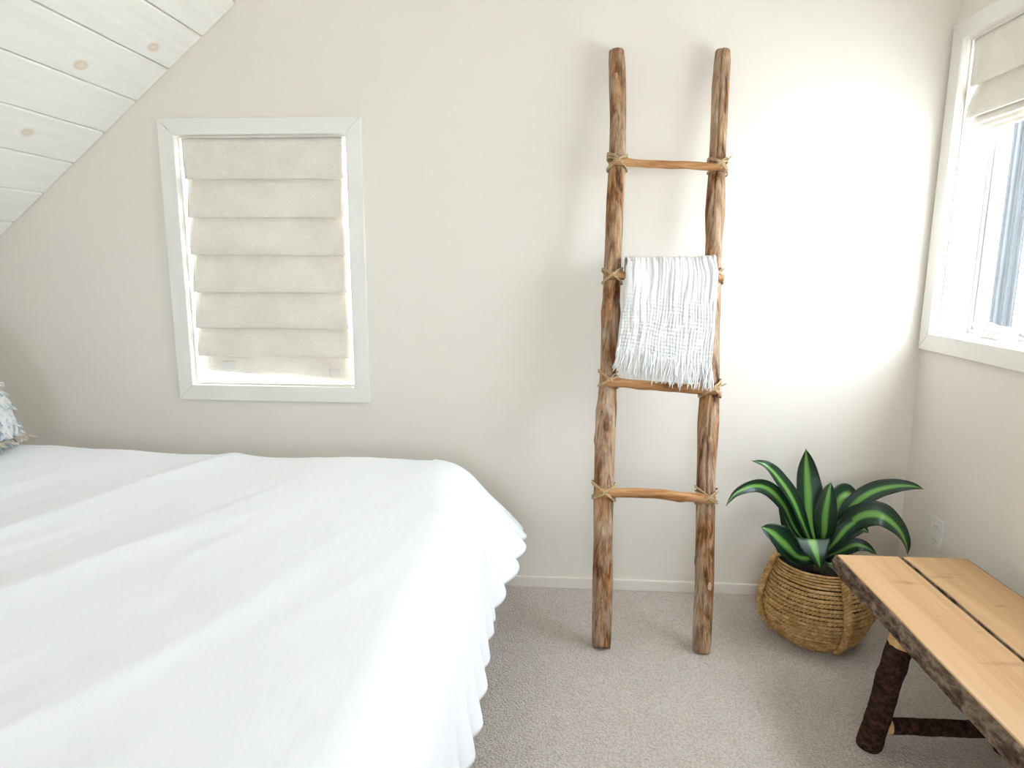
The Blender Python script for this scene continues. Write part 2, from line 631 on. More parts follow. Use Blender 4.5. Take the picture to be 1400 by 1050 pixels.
# ---------------------------------------------------------------- windows
def window(name, a0, a1, z0, z1, frame, label, cs=.061, crank=None, reveal=.112):
    """frame(a, z, d) -> world point; a along the wall, d out of the room (negative = into the room)"""
    w = thing(name, frame(a0, z0, 0), label, 'window', kind='structure')

    def bx(pname, A0, A1, Z0, Z1, d0, d1, m, parent=w, bev=.002):
        p = [frame(a, z, d) for d in (d0, d1) for a, z in ((A0, Z0), (A1, Z0), (A1, Z1), (A0, Z1))]
        return obj(pname, MB().hexa([p[0], p[1], p[5], p[4], p[3], p[2], p[6], p[7]]), m, parent, bevel=bev)

    def mitre(o, i):                         # trapezoid casing boards with mitred corners
        (ax, zx), (bx_, zb), (cx, zc), (dx, zd) = i
        p = [frame(a, z, d) for d in (-.018, -.0002) for a, z in i]
        return obj('casing_board', MB().hexa([p[0], p[1], p[5], p[4], p[3], p[2], p[6], p[7]]), M['trim'], w, bevel=.0018)
    g = .0004
    mitre(0, [(a0 - cs, z0 - cs), (a1 + cs, z0 - cs), (a1 - g, z0), (a0 + g, z0)])
    mitre(0, [(a0 + g, z1), (a1 - g, z1), (a1 + cs, z1 + cs), (a0 - cs, z1 + cs)])
    mitre(0, [(a0 - cs, z0 - cs + g), (a0, z0 + g), (a0, z1 - g), (a0 - cs, z1 + cs - g)])
    mitre(0, [(a1, z0 + g), (a1 + cs, z0 - cs + g), (a1 + cs, z1 + cs - g), (a1, z1 - g)])
    # jamb liners, set back a little from the casing edge
    e = .006
    d0 = .014
    bx('jamb_liner', a0, a0 + e, z0, z1, d0, TH, M['trim'], bev=.001)
    bx('jamb_liner', a1 - e, a1, z0, z1, d0, TH, M['trim'], bev=.001)
    bx('head_liner', a0 + e, a1 - e, z1 - e, z1, d0, TH, M['trim'], bev=.001)
    bx('window_sill', a0 + e, a1 - e, z0, z0 + e, d0, TH, M['trim'], bev=.001)
    # outer frame
    fr = .014
    q0, q1 = a0 + e, a1 - e
    y0, y1 = z0 + e, z1 - e
    fm = bx('window_frame', q0, q0 + fr, y0, y1, reveal, TH - .008, M['vinyl'])
    bx('frame_post', q1 - fr, q1, y0, y1, reveal, TH - .008, M['vinyl'])
    bx('frame_rail', q0 + fr, q1 - fr, y0, y0 + fr, reveal, TH - .008, M['vinyl'])
    bx('frame_rail', q0 + fr, q1 - fr, y1 - fr, y1, reveal, TH - .008, M['vinyl'])
    # sashes
    ns = 2 if a1 - a0 > 1.0 else 1
    span = (q1 - q0 - 2 * fr) / ns
    for i in range(ns):
        s0 = q0 + fr + i * span + .002
        s1 = s0 + span - .004
        t0, t1 = y0 + fr + .002, y1 - fr - .002
        r = .020
        s = bx('sash', s0, s0 + r, t0, t1, reveal + .008, TH - .010, M['vinyl'])
        bx('sash_rail', s1 - r, s1, t0, t1, reveal + .008, TH - .010, M['vinyl'], s)
        bx('sash_rail', s0 + r, s1 - r, t0, t0 + r, reveal + .008, TH - .010, M['vinyl'], s)
        bx('sash_rail', s0 + r, s1 - r, t1 - r, t1, reveal + .008, TH - .010, M['vinyl'], s)
        bx('pane', s0 + r - .003, s1 - r + .003, t0 + r - .003, t1 - r + .003, TH - .026, TH - .020, M['glass'], s, 0)
    return w, bx


def fr_back(a, z, d):
    return (a, D + d, z)


def fr_right(a, z, d):
    return (XR + d, a, z)


w1, bx1 = window('window_1', BW[0], BW[1], BW[2], BW[3], fr_back, 'white framed window behind a lowered linen blind')
w2, bx2 = window('window_2', RW[0], RW[1], RW[2], RW[3], fr_right, 'white framed window above the wooden bench')
window('fill_window', FWN[0], FWN[1], FWN[2], FWN[3], lambda a, z, d: (a, YF - d, z), 'unseen white framed window facing the ladder wall, added for fill light')


def crank(win, frame, ac, z, d):
    """folding crank operator of a casement window"""
    def prism(a0, a1, zz0, zz1, d0, d1, tp):
        p = [frame(a, zz0, dd) for a, dd in ((a0, d0), (a1, d0), (a1, d1), (a0, d1))] + \
            [frame(a, zz1, dd) for a, dd in ((a0 + tp, d0 + tp), (a1 - tp, d0 + tp), (a1 - tp, d1), (a0 + tp, d1))]
        return MB().hexa(p)
    c = obj('crank_operator', prism(ac - .055, ac + .055, z, z + .028, d, d + .06, .010), M['vinyl'], win, bevel=.004)
    pts = [frame(ac - .03 + t * .12, z + .03 + .026 * math.sin(t * PI * .9) - (.02 * t), d + .012) for t in [i / 14 for i in range(15)]]
    obj('crank_handle', MB().tube(pts, [.0085 - .002 * i / 14 for i in range(15)], 10), M['vinyl'], c, True)
    e = pts[-1]
    e0 = Vector(e)
    a = Vector(frame(ac + .075, z + .012, d + .006))
    b = Vector(frame(ac + .10, z + .046, d + .004))
    obj('crank_knob', MB().tube([a, lerp(a, b, .5), lerp(a, b, .85), b], [.007, .0085, .0095, .006], 10), M['vinyl'], c, True)


crank(w2, fr_right, 2.30, RW[2] + .006, .055)
crank(w1, fr_back, -1.29, BW[2] + .006, .075)


# ---------------------------------------------------------------- roman blinds
def roman_blind(name, frame, a0, a1, ztop, lows, label, d_back=.052, d_front=.014, tail=None, stack=None):
    t = thing(name, frame(a0, ztop, d_back), label, 'blind')
    hb = [frame(a, z, d) for d in (.018, d_back) for a, z in ((a0, ztop - .02), (a1, ztop - .02), (a1, ztop - .002), (a0, ztop - .002))]
    obj('headrail', MB().hexa([hb[0], hb[1], hb[5], hb[4], hb[3], hb[2], hb[6], hb[7]]), M['vinyl'], t)
    nA = 40
    z0 = ztop - .003
    for i, zl in enumerate(lows):
        prof = []
        n = 12
        db = d_back - .012 if i else .014
        for j in range(n + 1):               # front face, bulging towards the lower edge
            u = j / n
            d = lerp(db, d_front, smooth(u ** .8))
            prof.append((d, lerp(z0, zl, u)))
        for j in range(1, 5):                # rolled lower edge
            a = j / 4 * PI
            prof.append((d_front + .005 * (1 - math.cos(a)), zl - .004 * math.sin(a)))
        zb = zl + .016
        for j in range(1, 6):                # tucked back up behind
            prof.append((lerp(d_front + .010, d_back, j / 5), lerp(zl, zb, (j / 5) ** .7)))
        rows = []
        for d, z in prof:
            row = []
            for k in range(nA + 1):
                a = lerp(a0, a1, k / nA)
                w = .004 * nz(a * 3.1, i * 7.3, z * 4) + .0015 * nz(a * 11, i * 3.3, z * 11)
                edge = .004 * nz(z * 9, i * 2.7, 5 * (k > nA / 2))
                row.append(frame(a + (edge if k in (0, nA) else 0), z + .003 * nz(a * 2.2, i * 5.1), d + w))
            rows.append(row)
        mb = MB()
        mb.grid(rows)
        o = obj('blind_fold', mb, M['blind'], t, True)
        sm = o.modifiers.new('thickness', 'SOLIDIFY')
        sm.thickness = .0012
        z0 = zb
    if tail is not None:
        z1, dt = tail
        rows = []
        for j in range(7):
            u = j / 6
            rows.append([frame(lerp(a0 + .012, a1 - .004, k / 20), lerp(z0, z1 - .040 * k / 20, u), dt + .003 * nz(k * .4, u * 3)) for k in range(21)])
        mb = MB()
        mb.grid(rows)
        o = obj('bottom_hem', mb, M['blind'], t, True)
        o.modifiers.new('thickness', 'SOLIDIFY').thickness = .003
    return t


lows1 = [1.648, 1.503, 1.358, 1.211, 1.066, .950]
rb = roman_blind('roman_blind', fr_back, -1.462, -.832, 1.796, lows1, 'cream linen roman blind lowered over the window near the bed', tail=(.884, .046))
for px, py in ((313, 500), (459, 510)):
    p = at_y(px, py, D + .038)
    mb = MB()
    mb.box(p.x - .024, p.x + .024, D + .034, D + .040, p.z - .019, p.z + .019)
    obj('hem_clip', mb, M['clip'], rb, bevel=.003)
roman_blind('roman_blind', fr_right, .87, 2.512, 2.074, [1.925, 1.822], 'cream linen roman blind gathered up in the window above the bench', tail=None)
rb2 = bpy.data.objects['roman_blind.001']
for j, (z0, z1, d) in enumerate(((1.835, 1.796, .030), (1.83, 1.782, .045), (1.83, 1.770, .060))):
    rows = []
    for u, dd in ((0, .012), (.5, .002), (.85, -.003), (1, .001), (1.0, .006), (.8, .010), (0, .016)):
        rows.append([fr_right(lerp(.88, 2.500 - .012 * j, k / 24), lerp(z0, z1, u) + .002 * nz(k * .3, j * 3), d + dd + .002 * nz(k * .35, j * 5, u)) for k in range(25)])
    mb = MB()
    mb.grid(rows)
    o = obj('gathered_fold', mb, M['blind'], rb2, True)
    o.modifiers.new('thickness', 'SOLIDIFY').thickness = .0012

# ---------------------------------------------------------------- outside
tag(struct('ground', MB().box(-60, 60, -60, 60, -3.4, -3.2), M['ground']), 'pale ground outside the windows', 'ground')
# ribbed dark metal post seen through the right window
pc = Vector((2.32, 3.68, 0))
pt = thing('metal_post', (pc.x, pc.y, -3.2), 'dark blue grey ribbed metal post outside the window above the bench', 'post')
ring = []
for j in range(72):
    a = 2 * PI * j / 72
    r = .047 + .006 * (1 if math.sin(a * 9) > .2 else (-1 if math.sin(a * 9) < -.2 else 0))
    ring.append((pc.x + r * math.cos(a), pc.y + r * math.sin(a)))
mb = MB()
mb.grid([[(x, y, z) for x, y in ring] for z in (-3.2, -1, 1, 3.2)], True)
obj('shaft', mb, M['post'], pt)
obj('base_plate', MB().box(pc.x - .1, pc.x + .1, pc.y - .1, pc.y + .1, -3.2, -3.18), M['post'], pt, bevel=.003)
obj('cap', MB().lathe([(.085, 3.2), (.085, 3.24), (.02, 3.27)], pc.x, pc.y, 24, True, True), M['post'], pt)

# ---------------------------------------------------------------- wall outlet
ot = thing('wall_outlet', (XR, 2.36, .378), 'white double wall outlet low on the wall behind the bench', 'outlet')
obj('cover_plate', MB().box(XR - .006, XR, 2.322, 2.398, .32, .437), M['plastic'], ot, bevel=.003)
for z in (.403, .354):
    mb = MB()
    ringr = []
    for d in (.0055, .0078):
        row = []
        for j in range(20):
            a = 2 * PI * j / 20
            row.append((XR - d, 2.36 + .0175 * math.cos(a), z + max(-.0135, min(.0135, .0175 * math.sin(a)))))
        ringr.append(row)
    b = mb.grid(ringr, True)
    mb.f.append(tuple(range(20, 40)))
    r = obj('receptacle', mb, M['plastic'], ot)
    for dy in (-.0065, .0065):
        obj('slot', MB().box(XR - .0083, XR - .0076, 2.36 + dy - .0012, 2.36 + dy + .0012, z - .002, z + .007), M['slot'], r)
    obj('ground_hole', MB().tube([(XR - .0083, 2.36, z - .008), (XR - .0076, 2.36, z - .008)], .0024, 10), M['slot'], r)
obj('screw', MB().tube([(XR - .0075, 2.36, .3785), (XR - .0055, 2.36, .3785)], .003, 10), M['plastic'], ot)

# ---------------------------------------------------------------- ladder
LY0, LSL = 2.167, .187                       # ladder plane y = LY0 + LSL * z


def at_lad(px, py, off=0.):
    d = ray(px, py)
    t = (LY0 - off + LSL * H) / (d.y - LSL * d.z)
    return EYE + d * t


LN = Vector((0, -1, LSL)).normalized()       # towards the room
lad = thing('wooden_ladder', at_lad(890, 888), 'rustic peeled log ladder lashed with twine, leaning on the wall', 'ladder')
L_rail = [(70, 832, 854), (120, 833, 856), (165, 834, 856), (226, 832, 855.5), (270, 829, 853), (326, 827.5, 850.5), (380, 825, 848.5), (411, 824, 847), (428, 821.5, 848.5), (450, 822, 846),
          (503, 821, 842.5), (548, 817.5, 843), (562, 814.5, 843), (580, 814, 841.5), (620, 813, 840), (676, 811.5, 839), (740, 811.5, 837), (800, 810, 837.5), (888, 808.8, 835)]
R_rail = [(70, 977, 999), (120, 973.5, 997), (200, 971, 993), (240, 968.8, 991.5), (272, 965.5, 991.5), (292, 964, 991), (326, 965, 987), (400, 962, 985.5), (450, 961, 984), (500, 959, 983.5),
          (540, 957, 983), (578, 954, 983.2), (600, 953.6, 981.5), (640, 953, 978.5), (680, 952.5, 978), (740, 951.5, 977), (800, 950, 976), (892, 945.5, 971.5)]


def rail(tab, seed):
    n = 150
    pts, rad = [], []
    y0, y1 = tab[0][0], tab[-1][0]
    lt = [(a, b) for a, b, c in tab]
    rt = [(a, c) for a, b, c in tab]
    for i in range(n):
        py = lerp(y0, y1, i / (n - 1))
        a, b = at_lad(interp(lt, py), py), at_lad(interp(rt, py), py)
        c = (a + b) / 2
        pts.append(c)
        rad.append((b - a).length / 2)
    pts[-1].z = 0.0
    knots = [(random.Random(seed + k).uniform(.1, 2.0), random.Random(seed * 3 + k).uniform(0, 2 * PI)) for k in range(9)]

    def rr(i, a):
        z = pts[i].z
        r = rad[i]
        ca, sa = math.cos(a) * 1.6, math.sin(a) * 1.6
        g = 1 + .05 * nz(ca, sa + seed, z * 3) + .045 * nz(ca * 2.4, sa * 2.4 + seed, z * 7) + .03 * nz(ca * 6, sa * 6 + seed, z * 4)
        gr = nz(ca * 4.0 + 9, sa * 4.0 + seed, z * .8)      # long cracks
        if gr > .42:
            g -= .16 * min(1, (gr - .42) * 6)
        for kz, ka in knots:
            da = (a - ka + PI) % (2 * PI) - PI
            g += .13 * math.exp(-((z - kz) / .017) ** 2 - (da / .35) ** 2)
        if seed == 11:                        # long drying cracks along the front
            for az, (z0_, z1_) in ((.35, (1.45, 2.2)), (.20, (.25, .85)), (.45, (.9, 1.3))):
                if z0_ < z < z1_:
                    da = a - az - .12 * nz(z * 3, 5) - .04 * nz(z * 14, 6)
                    g -= .30 * math.exp(-(da / .085) ** 2) * min(1, (z - z0_) * 12, (z1_ - z) * 12)
        end = min(i, n - 1 - i)
        return r * g * (1 if end > 2 else .90 + .033 * end)
    mb = MB()
    mb.tube(pts, rr, 72)
    return mb, pts, rad


for tab, sd in ((L_rail, 3), (R_rail, 11)):
    mb, pts, rad = rail(tab, sd)
    zmin = min(v[2] for v in mb.v)
    r = obj('rail', mb, M['driftwood'], lad, True)
    # pale branch scars on the front
    rnd = random.Random(sd)
    for py in ((110, 612, 815) if sd == 3 else (292, 600, 800)):
        i = min(range(len(pts)), key=lambda q: abs((pts[q] - at_lad(840 if sd == 3 else 970, py)).z))
        c = pts[i] + LN * (rad[i] * .96) + Vector((rnd.uniform(-.010, .010), 0, 0))
        rows = []
        for k in range(5):
            u = k / 4
            rr_ = (.0115 * (1 - u ** 2) + .001) if k < 4 else .001
            rows.append([c + Vector((1, 0, 0)) * (rr_ * .8 * math.cos(2 * PI * j / 14)) + Vector((0, LSL, 1)) * (rr_ * 1.5 * math.sin(2 * PI * j / 14)) + LN * (.006 * u - .004 + .0012 * nz(j, k, py)) for j in range(14)])
        mb2 = MB()
        mb2.grid(rows, True)
        obj('branch_scar', mb2, M['knot'], r, True)

rungs = [((838, 221), (992, 228), .0135, .006), ((829, 377), (989, 380), .0145, .004), ((825, 521), (983, 534), .0165, .008), ((815, 674), (977, 684), .0165, .010)]
RUNG = []
for k, ((xa, ya), (xb, yb), r0, bend) in enumerate(rungs):
    a, b = at_lad(xa, ya, .034), at_lad(xb, yb, .034)
    n = 60
    pts = [lerp(a, b, i / (n - 1)) + Vector((0, 0, 1)) * (bend * math.sin(PI * i / (n - 1)) * (1 if k == 3 else -.3) + .003 * nz(i * .09, k * 5)) for i in range(n)]

    def rr(i, ang, k=k, r0=r0):
        g = 1 + .10 * nz(i * .12, k * 9.1) + .09 * nz(i * .11, math.cos(ang) * 1.4 + k, math.sin(ang) * 1.4)
        if k == 3:
            g += .28 * math.exp(-((i - 42) / 3) ** 2) * max(0, -math.cos(ang))
        e = min(i, n - 1 - i)
        return r0 * g * (1 if e > 1 else .86)
    mb = MB()
    mb.tube(pts, rr, 16)
    obj('rung', mb, M['peeled_rung'], lad, True)
    RUNG.append((a, b, r0, pts))


def rail_at(tab, z):
    best = None
    for i in range(400):
        py = lerp(tab[0][0], tab[-1][0], i / 399)
        l = interp([(a, b) for a, b, c in tab], py)
        r = interp([(a, c) for a, b, c in tab], py)
        p, q = at_lad(l, py), at_lad(r, py)
        if best is None or abs(p.z - z) < best[0]:
            best = (abs(p.z - z), (p + q) / 2, (q - p).length / 2)
    return best[1], best[2]


RU = Vector((0, LSL, 1)).normalized()
for k, (a, b, r0, pts) in enumerate(RUNG):
    for side, tab in ((0, L_rail), (1, R_rail)):
        e = a if side == 0 else b
        c, rad = rail_at(tab, lerp(a, b, .07 if side == 0 else .93).z)
        ux = (b - a).normalized()
        mb = MB()
        rnd = random.Random(k * 10 + side)
        front = .034 + r0 + .0025
        for s in range(6):
            al = math.radians(rnd.uniform(28, 42)) * (1 if s % 2 else -1)
            sh = rnd.uniform(-.006, .006)
            path = []
            m = 30
            hw = rad * 1.10 + .002
            for j in range(m):
                th = 2 * PI * j / m
                cs, sn = math.cos(th), math.sin(th)
                x = hw * math.copysign(abs(cs) ** .8, cs)
                if sn > 0:
                    nn = front * sn ** .8 * (.62 + .38 * math.exp(-(x / hw) ** 2 * 1.2)) + .001
                else:
                    nn = -(rad + .003) * (-sn) ** .9
                zz = x * math.tan(al) * (1 if sn > 0 else -.3) + sh
                if sn <= 0:
                    zz = x * math.tan(al) + sh
                path.append(c + ux * x + RU * zz + LN * nn + Vector((rnd.uniform(-1, 1), rnd.uniform(-1, 1), rnd.uniform(-1, 1))) * .0005)
            mb.tube(path, .0027, 6, closed=True)
        for s in range(2):                    # loose cord ends
            p = c + LN * front * .8 + ux * ((-1 if side == 0 else 1) * rad * rnd.uniform(.3, 1.0)) + RU * (.012 - .02 * s)
            q = p + ux * ((-1) ** s * .014) + RU * rnd.uniform(.008, .02) * (1 - 2 * s) + LN * .006
            mb.tube([p, lerp(p, q, .5) + LN * .003, q], .0019, 6)
        obj('twine_lashing', mb, M['twine'], lad, True)

# ---------------------------------------------------------------- throw over the second rung
ra, rb_, rr0, _ = RUNG[1]
t_left = [(355, 858), (372, 856), (420, 852), (450, 849), (485, 843)]
t_right = [(355, 979), (372, 982.5), (420, 979), (470, 975.5), (505, 972.5)]
thr = thing('throw_blanket', at_lad(910, 500, .055), 'white crinkled muslin throw with frayed fringe hanging on the ladder', 'throw')
nu, nv = 150, 130
rows = []


def throw_pt(u, v):
    """u across, v from 0 (over the rung) to 1 (lower hem)"""
    bot = lerp(484, 503, smooth(u * 1.05)) + 3 * nz(u * 5, 3)
    py = lerp(356.5 - 2.5 * smooth((u - .75) * 4), bot, v)
    l = interp(t_left, py)
    r = interp(t_right, py)
    px = lerp(l, r, u)
    off = .055 + .010 * v + .006 * nz(u * 3.1, v * 2, 4)
    crease = nz(u * 30 + 1.6 * nz(u * 4, v * 2.2), v * 1.6, 2)
    sq = math.sin(u * 2 * PI * 31 + 5.5 * nz(u * 3, v * 3)) * (.5 + .5 * nz(u * 9, v * 9, 3))
    hq = math.sin(v * 2 * PI * 27 + 5 * nz(u * 3 + 7, v * 3)) * (.55 + .6 * nz(u * 8, v * 8, 13))
    waffle = smooth((v - .22) * 3.2)
    off += .0075 * crease * (1 - .4 * waffle) + .0032 * sq * (.4 + .6 * waffle) + .0028 * hq * waffle
    off += .006 * math.exp(-((u - .11) / .05) ** 2) * (1 - .3 * v)
    return at_lad(px, py, off)


# over the rung and down the back
for j in range(14):
    v = j / 13
    row = []
    for i in range(nu + 1):
        u = i / nu
        top = throw_pt(u * lerp(.83, 1, smooth((v - .5) * 4)), 0)
        bk = top + Vector((0, .088, 0)) + Vector((0, 0, -.26))
        c = top + Vector((0, .044, 0))
        if v < .5:
            p = lerp(bk, top + Vector((0, .088, -.01)), v * 2)
        else:
            a = PI - (v - .5) * 2 * PI
            p = Vector((c.x, c.y + .044 * math.cos(PI - a), c.z + .012 * math.sin(a)))
        row.append(p + Vector((0, .003 * nz(u * 25, v * 2), .0025 * nz(u * 30, v))))
    rows.append(row)
for j in range(nv + 1):
    rows.append([throw_pt(i / nu, j / nv) for i in range(nu + 1)])
mb = MB()
mb.grid(rows)
o = obj('folded_cloth', mb, M['throw'], thr, True)
o.modifiers.new('thickness', 'SOLIDIFY').thickness = .003
# left-hand folded layers seen behind the front one
rows = []
for j in range(60):
    v = j / 59
    row = []
    for i in range(16):
        u = i / 15
        py = lerp(362, 492, v)
        px = lerp(interp(t_left, py) - 1.5 + 1.0 * nz(v * 6, 1), interp(t_left, py) + 22, u)
        row.append(at_lad(px, py, .040 + .008 * math.sin(u * PI) + .004 * nz(u * 4, v * 6, 8)))
    rows.append(row)
mb = MB()
mb.grid(rows)
obj('inner_layer', mb, M['throw'], thr, True).modifiers.new('thickness', 'SOLIDIFY').thickness = .004
mb = MB()
rnd = random.Random(5)
for i in range(190):
    u = rnd.random()
    p = throw_pt(u, rnd.uniform(.93, .995))
    L = rnd.uniform(.062, .088) * (1.0 if u > .12 else .85)
    dx = rnd.uniform(-.018, .014) - .012 * (1 - u)
    lay = rnd.uniform(-.008, .010)
    path = []
    for j in range(8):
        t = j / 7
        path.append(p + Vector((dx * t + .004 * nz(t * 3, i * 1.7), 0, -L * t)) + Vector((0, -LSL * L * t, 0)) + LN * (lay * smooth(t * 2) + .003 * nz(t * 4, i * 3.1, 2) + .002))
    mb.tube(path, [.0024, .0022, .0022, .0021, .0021, .0021, .0023, .0010], 5)
tag(obj('fringe', mb, M['throw'], thr, True), kind='stuff')

# ---------------------------------------------------------------- bed, duvet, pillow
bed = thing('bed', (-1.3, 1.36, 0), 'low bed base and mattress under the white duvet', 'bed')
obj('mattress', MB().box(-2.28, -.37, .52, 2.19, .32, .595), M['mattress'], bed, bevel=.04)
obj('bed_base', MB().box(-2.28, -.39, .54, 2.17, .13, .319), M['bedbase'], bed, bevel=.01)
for x in (-2.2, -.47):
    for y in (.62, 2.09):
        obj('leg', MB().lathe([(.025, 0), (.035, .13)], x, y, 14, True, True), M['driftwood'], bed)

Z0 = .638
XF0, YF0, YN0, XH = -.33, 2.215, .50, -2.2
RB = .13
L1 = RB * PI / 2
EMAX = .415


def smabs(a):
    return math.sqrt(a * a + .003)


def duvet_pt(s, t):
    """s, t: position on the flat sheet (x and y while on top of the bed)"""
    early = .10 * smooth((t - YF0 + .55) / .6)
    es = max(0., s - XF0 + early)
    et = max(0., t - YF0)
    en = max(0., YN0 - t)
    side = et if et > 0 else en
    sg = 1 if et > 0 else -1
    p = 7.0
    e = (es ** p + side ** p) ** (1 / p) if (es > 0 or side > 0) else 0.
    x, y = min(s, XF0 - early), min(max(t, YN0), YF0)
    # broad soft folds running across the bed, fine creases
    q = x - .42 * (y - 1.4)
    r1 = 1 - smabs(nz(q * 2.6 + .35 * nz(x * 1.5, y * 1.5), y * .7, 1.5))
    r2 = 1 - smabs(nz(q * 6.5 + .3 * nz(x * 3, y * 2.5, 6), y * 1.1, 4.2))
    w = .026 * (r1 ** 2 - .4) * (.25 + .75 * smooth((-.5 - x) / .9)) + .009 * (r2 ** 3 - .3) * (.5 + .5 * nz(x * 2, y * 2, 11))
    w += .0012 * nz(q * 22, y * 4, 7.7)
    w += .05 * smooth((-1.45 - x) / .8) * .35
    z = Z0 + w * (1 - .6 * smooth(e / .2))
    if e > 0:
        nx, ny = es, side * sg
        ln = math.hypot(nx, ny) or 1
        nx, ny = nx / ln, ny / ln
        cor = 0.
        if es > 0 and t > YF0 - .40:
            cor = smooth((t - YF0 + .40) / .42)
        rb_ = lerp(RB, .20, cor)
        fm = math.radians(lerp(83, 50, cor))             # steepest slope of the hanging cloth
        e *= lerp(1, .86, cor)
        fe = min(e / rb_, fm)
        k = max(0., e - rb_ * fm)
        out = rb_ * math.sin(fe) + k * math.cos(fm)
        dn = rb_ * (1 - math.cos(fe)) + k * math.sin(fm)
        along = t if es > side else s
        g = smooth((e - .12) / (EMAX - .12))
        ph = along / .118 + .35 * nz(along * 3.3, 2)
        out += g ** 3.5 * (.028 * (abs(math.sin(ph * PI)) - .62)) + .012 * g * nz(along * 4.1, e * 3, 9) + .004 * smooth(e / .1) * nz(along * 7, e * 4, 3)
        dn += .012 * g * nz(along * 5.3, 8)
        x += nx * out
        y += ny * out
        z -= dn
    return Vector((x, y, z))


def spaced(a, b, n):
    return [lerp(a, b, i / n) for i in range(n + 1)]


S_ = spaced(XH, XF0 - .12, 170) + spaced(XF0 - .11, XF0 + EMAX, 70)
T_ = spaced(YN0 - EMAX, YN0, 26) + spaced(YN0 + .012, YF0 - .1, 150) + spaced(YF0 - .092, YF0 + EMAX, 60)
rows = [[duvet_pt(s, t) for t in T_] for s in S_]
mb = MB()
mb.grid(rows)
dv = thing('duvet', (-1.2, 1.36, .3), 'plain white duvet with scalloped hem spread over the bed', 'duvet')
o = obj('cover', mb, M['duvet'], dv, True)
sm = o.modifiers.new('thickness', 'SOLIDIFY')
sm.thickness = .006
sm.offset = -1
edge = [duvet_pt(s, YF0 + EMAX) for s in spaced(XH, XF0 + EMAX, 150)] + [duvet_pt(XF0 + EMAX, t) for t in reversed(spaced(YN0 - EMAX, YF0 + EMAX - .005, 260))]
mb = MB()
mb.tube(edge, .0042, 8)
obj('hem_piping', mb, M['duvet'], dv, True)

# tufted cushion at the head of the bed
pc = Vector((-1.915, 2.05, .674))
pl = thing('throw_pillow', pc, 'blue grey and white tufted cushion with tasselled edge on the duvet', 'cushion')
ax_u = Vector((.30, -.95, 0)).normalized()
ax_v = Vector((-.38, -.12, .92)).normalized()
ax_w = ax_u.cross(ax_v)
hs = .235
pcc = pc + ax_v * hs + Vector((0, 0, .005))


def pil(u, v, s):
    th = .078 * (max(0, 1 - u ** 4) * max(0, 1 - v ** 4)) ** .55
    k = 1 - .06 * (1 - abs(u)) * (abs(v) > .9) - .05 * (1 - abs(v)) * (abs(u) > .9)
    return pcc + ax_u * (u * hs * k) + ax_v * (v * hs * k) + ax_w * (s * (th + .006 * nz(u * 8, v * 8, s)))


mb = MB()
n = 40
for s in (1, -1):
    mb.grid([[pil(lerp(-1, 1, i / n), lerp(-1, 1, j / n), s) for j in range(n + 1)] for i in range(n + 1)])
obj('cushion_body', mb, M['pillow'], pl, True)
mb = MB()
rnd = random.Random(12)
for i in range(1500):                         # tufts
    u, v, s = rnd.uniform(-.97, .97), rnd.uniform(-.97, .97), rnd.choice((1, 1, -1))
    if rnd.random() < .35:
        if rnd.random() < .5:
            u = rnd.choice((-1, 1)) * .98
        else:
            v = rnd.choice((-1, 1)) * .98
    p = pil(u, v, s)
    d = (ax_w * s * .5 + ax_u * u * .8 + ax_v * v * .5 + Vector((rnd.uniform(-.5, .5), rnd.uniform(-.5, .5), rnd.uniform(-.9, .1)))).normalized()
    L = rnd.uniform(.014, .028)
    mb.tube([p, p + d * L * .5 + Vector((0, 0, -.002)), p + d * L + Vector((0, 0, -.006))], [.0035, .004, .002], 5)
tag(obj('tufting', mb, M['pillow'], pl, True), kind='stuff')
mb = MB()
for i in range(60):
    u = rnd.uniform(-1, 1)
    p = pil(u, -.97, rnd.choice((1, -1)))
    q = p + Vector((rnd.uniform(.01, .06), rnd.uniform(-.03, .03), 0))
    q.z = max(.668, p.z - .008)
    mb.tube([p, lerp(p, q, .5) + Vector((0, 0, .006)), q], [.003, .0035, .002], 5)
tag(obj('tassel_fringe', mb, M['tassel'], pl, True), kind='stuff')

# ---------------------------------------------------------------- basket and plant
BC = Vector((.950, 2.315, 0))
bk = thing('woven_basket', BC, 'round woven jute basket with braided handles holding the plant', 'basket')
bprof = [(0, .118), (.010, .133), (.03, .152), (.06, .170), (.09, .180), (.12, .184), (.15, .182), (.19, .174), (.23, .163), (.26, .155), (.295, .147)]


def brad(z):
    return interp(bprof, z)


zz = .008
row = 0
while zz < .288:
    rim = zz > .238
    twisted = not rim and row % 2 == 1
    rope = .0052 if rim else .0074
    mb = MB()
    R0 = brad(zz) - rope * .6
    n = 240 if twisted else 90
    for sidx in range(2 if twisted else 1):
        path = []
        for j in range(n):
            a = 2 * PI * j / n
            ph = a * 40 + sidx * PI
            wob = .0022 * nz(math.cos(a) * 3, math.sin(a) * 3, row * 1.7)
            sq = rope * .5 if twisted else 0
            r = R0 + sq * math.cos(ph) + wob
            path.append((BC.x + r * math.cos(a), BC.y + r * math.sin(a), zz + sq * math.sin(ph) + .0022 * nz(math.cos(a) * 2.5, math.sin(a) * 2.5, row * 2.3 + 5)))
        mb.tube(path, rope * (.58 if twisted else .86), 6, closed=True)
    obj('rope_coil', mb, M['jute'], bk, True)
    zz += rope * (1.80 if rim else 1.92)
    row += 1
obj('inner_wall', MB().lathe([(.001, .006)] + [(r - .012, z + .006) for z, r in bprof if z < .285] + [(.135, .285)], BC.x, BC.y, 40), M['jute_dark'], bk, True)


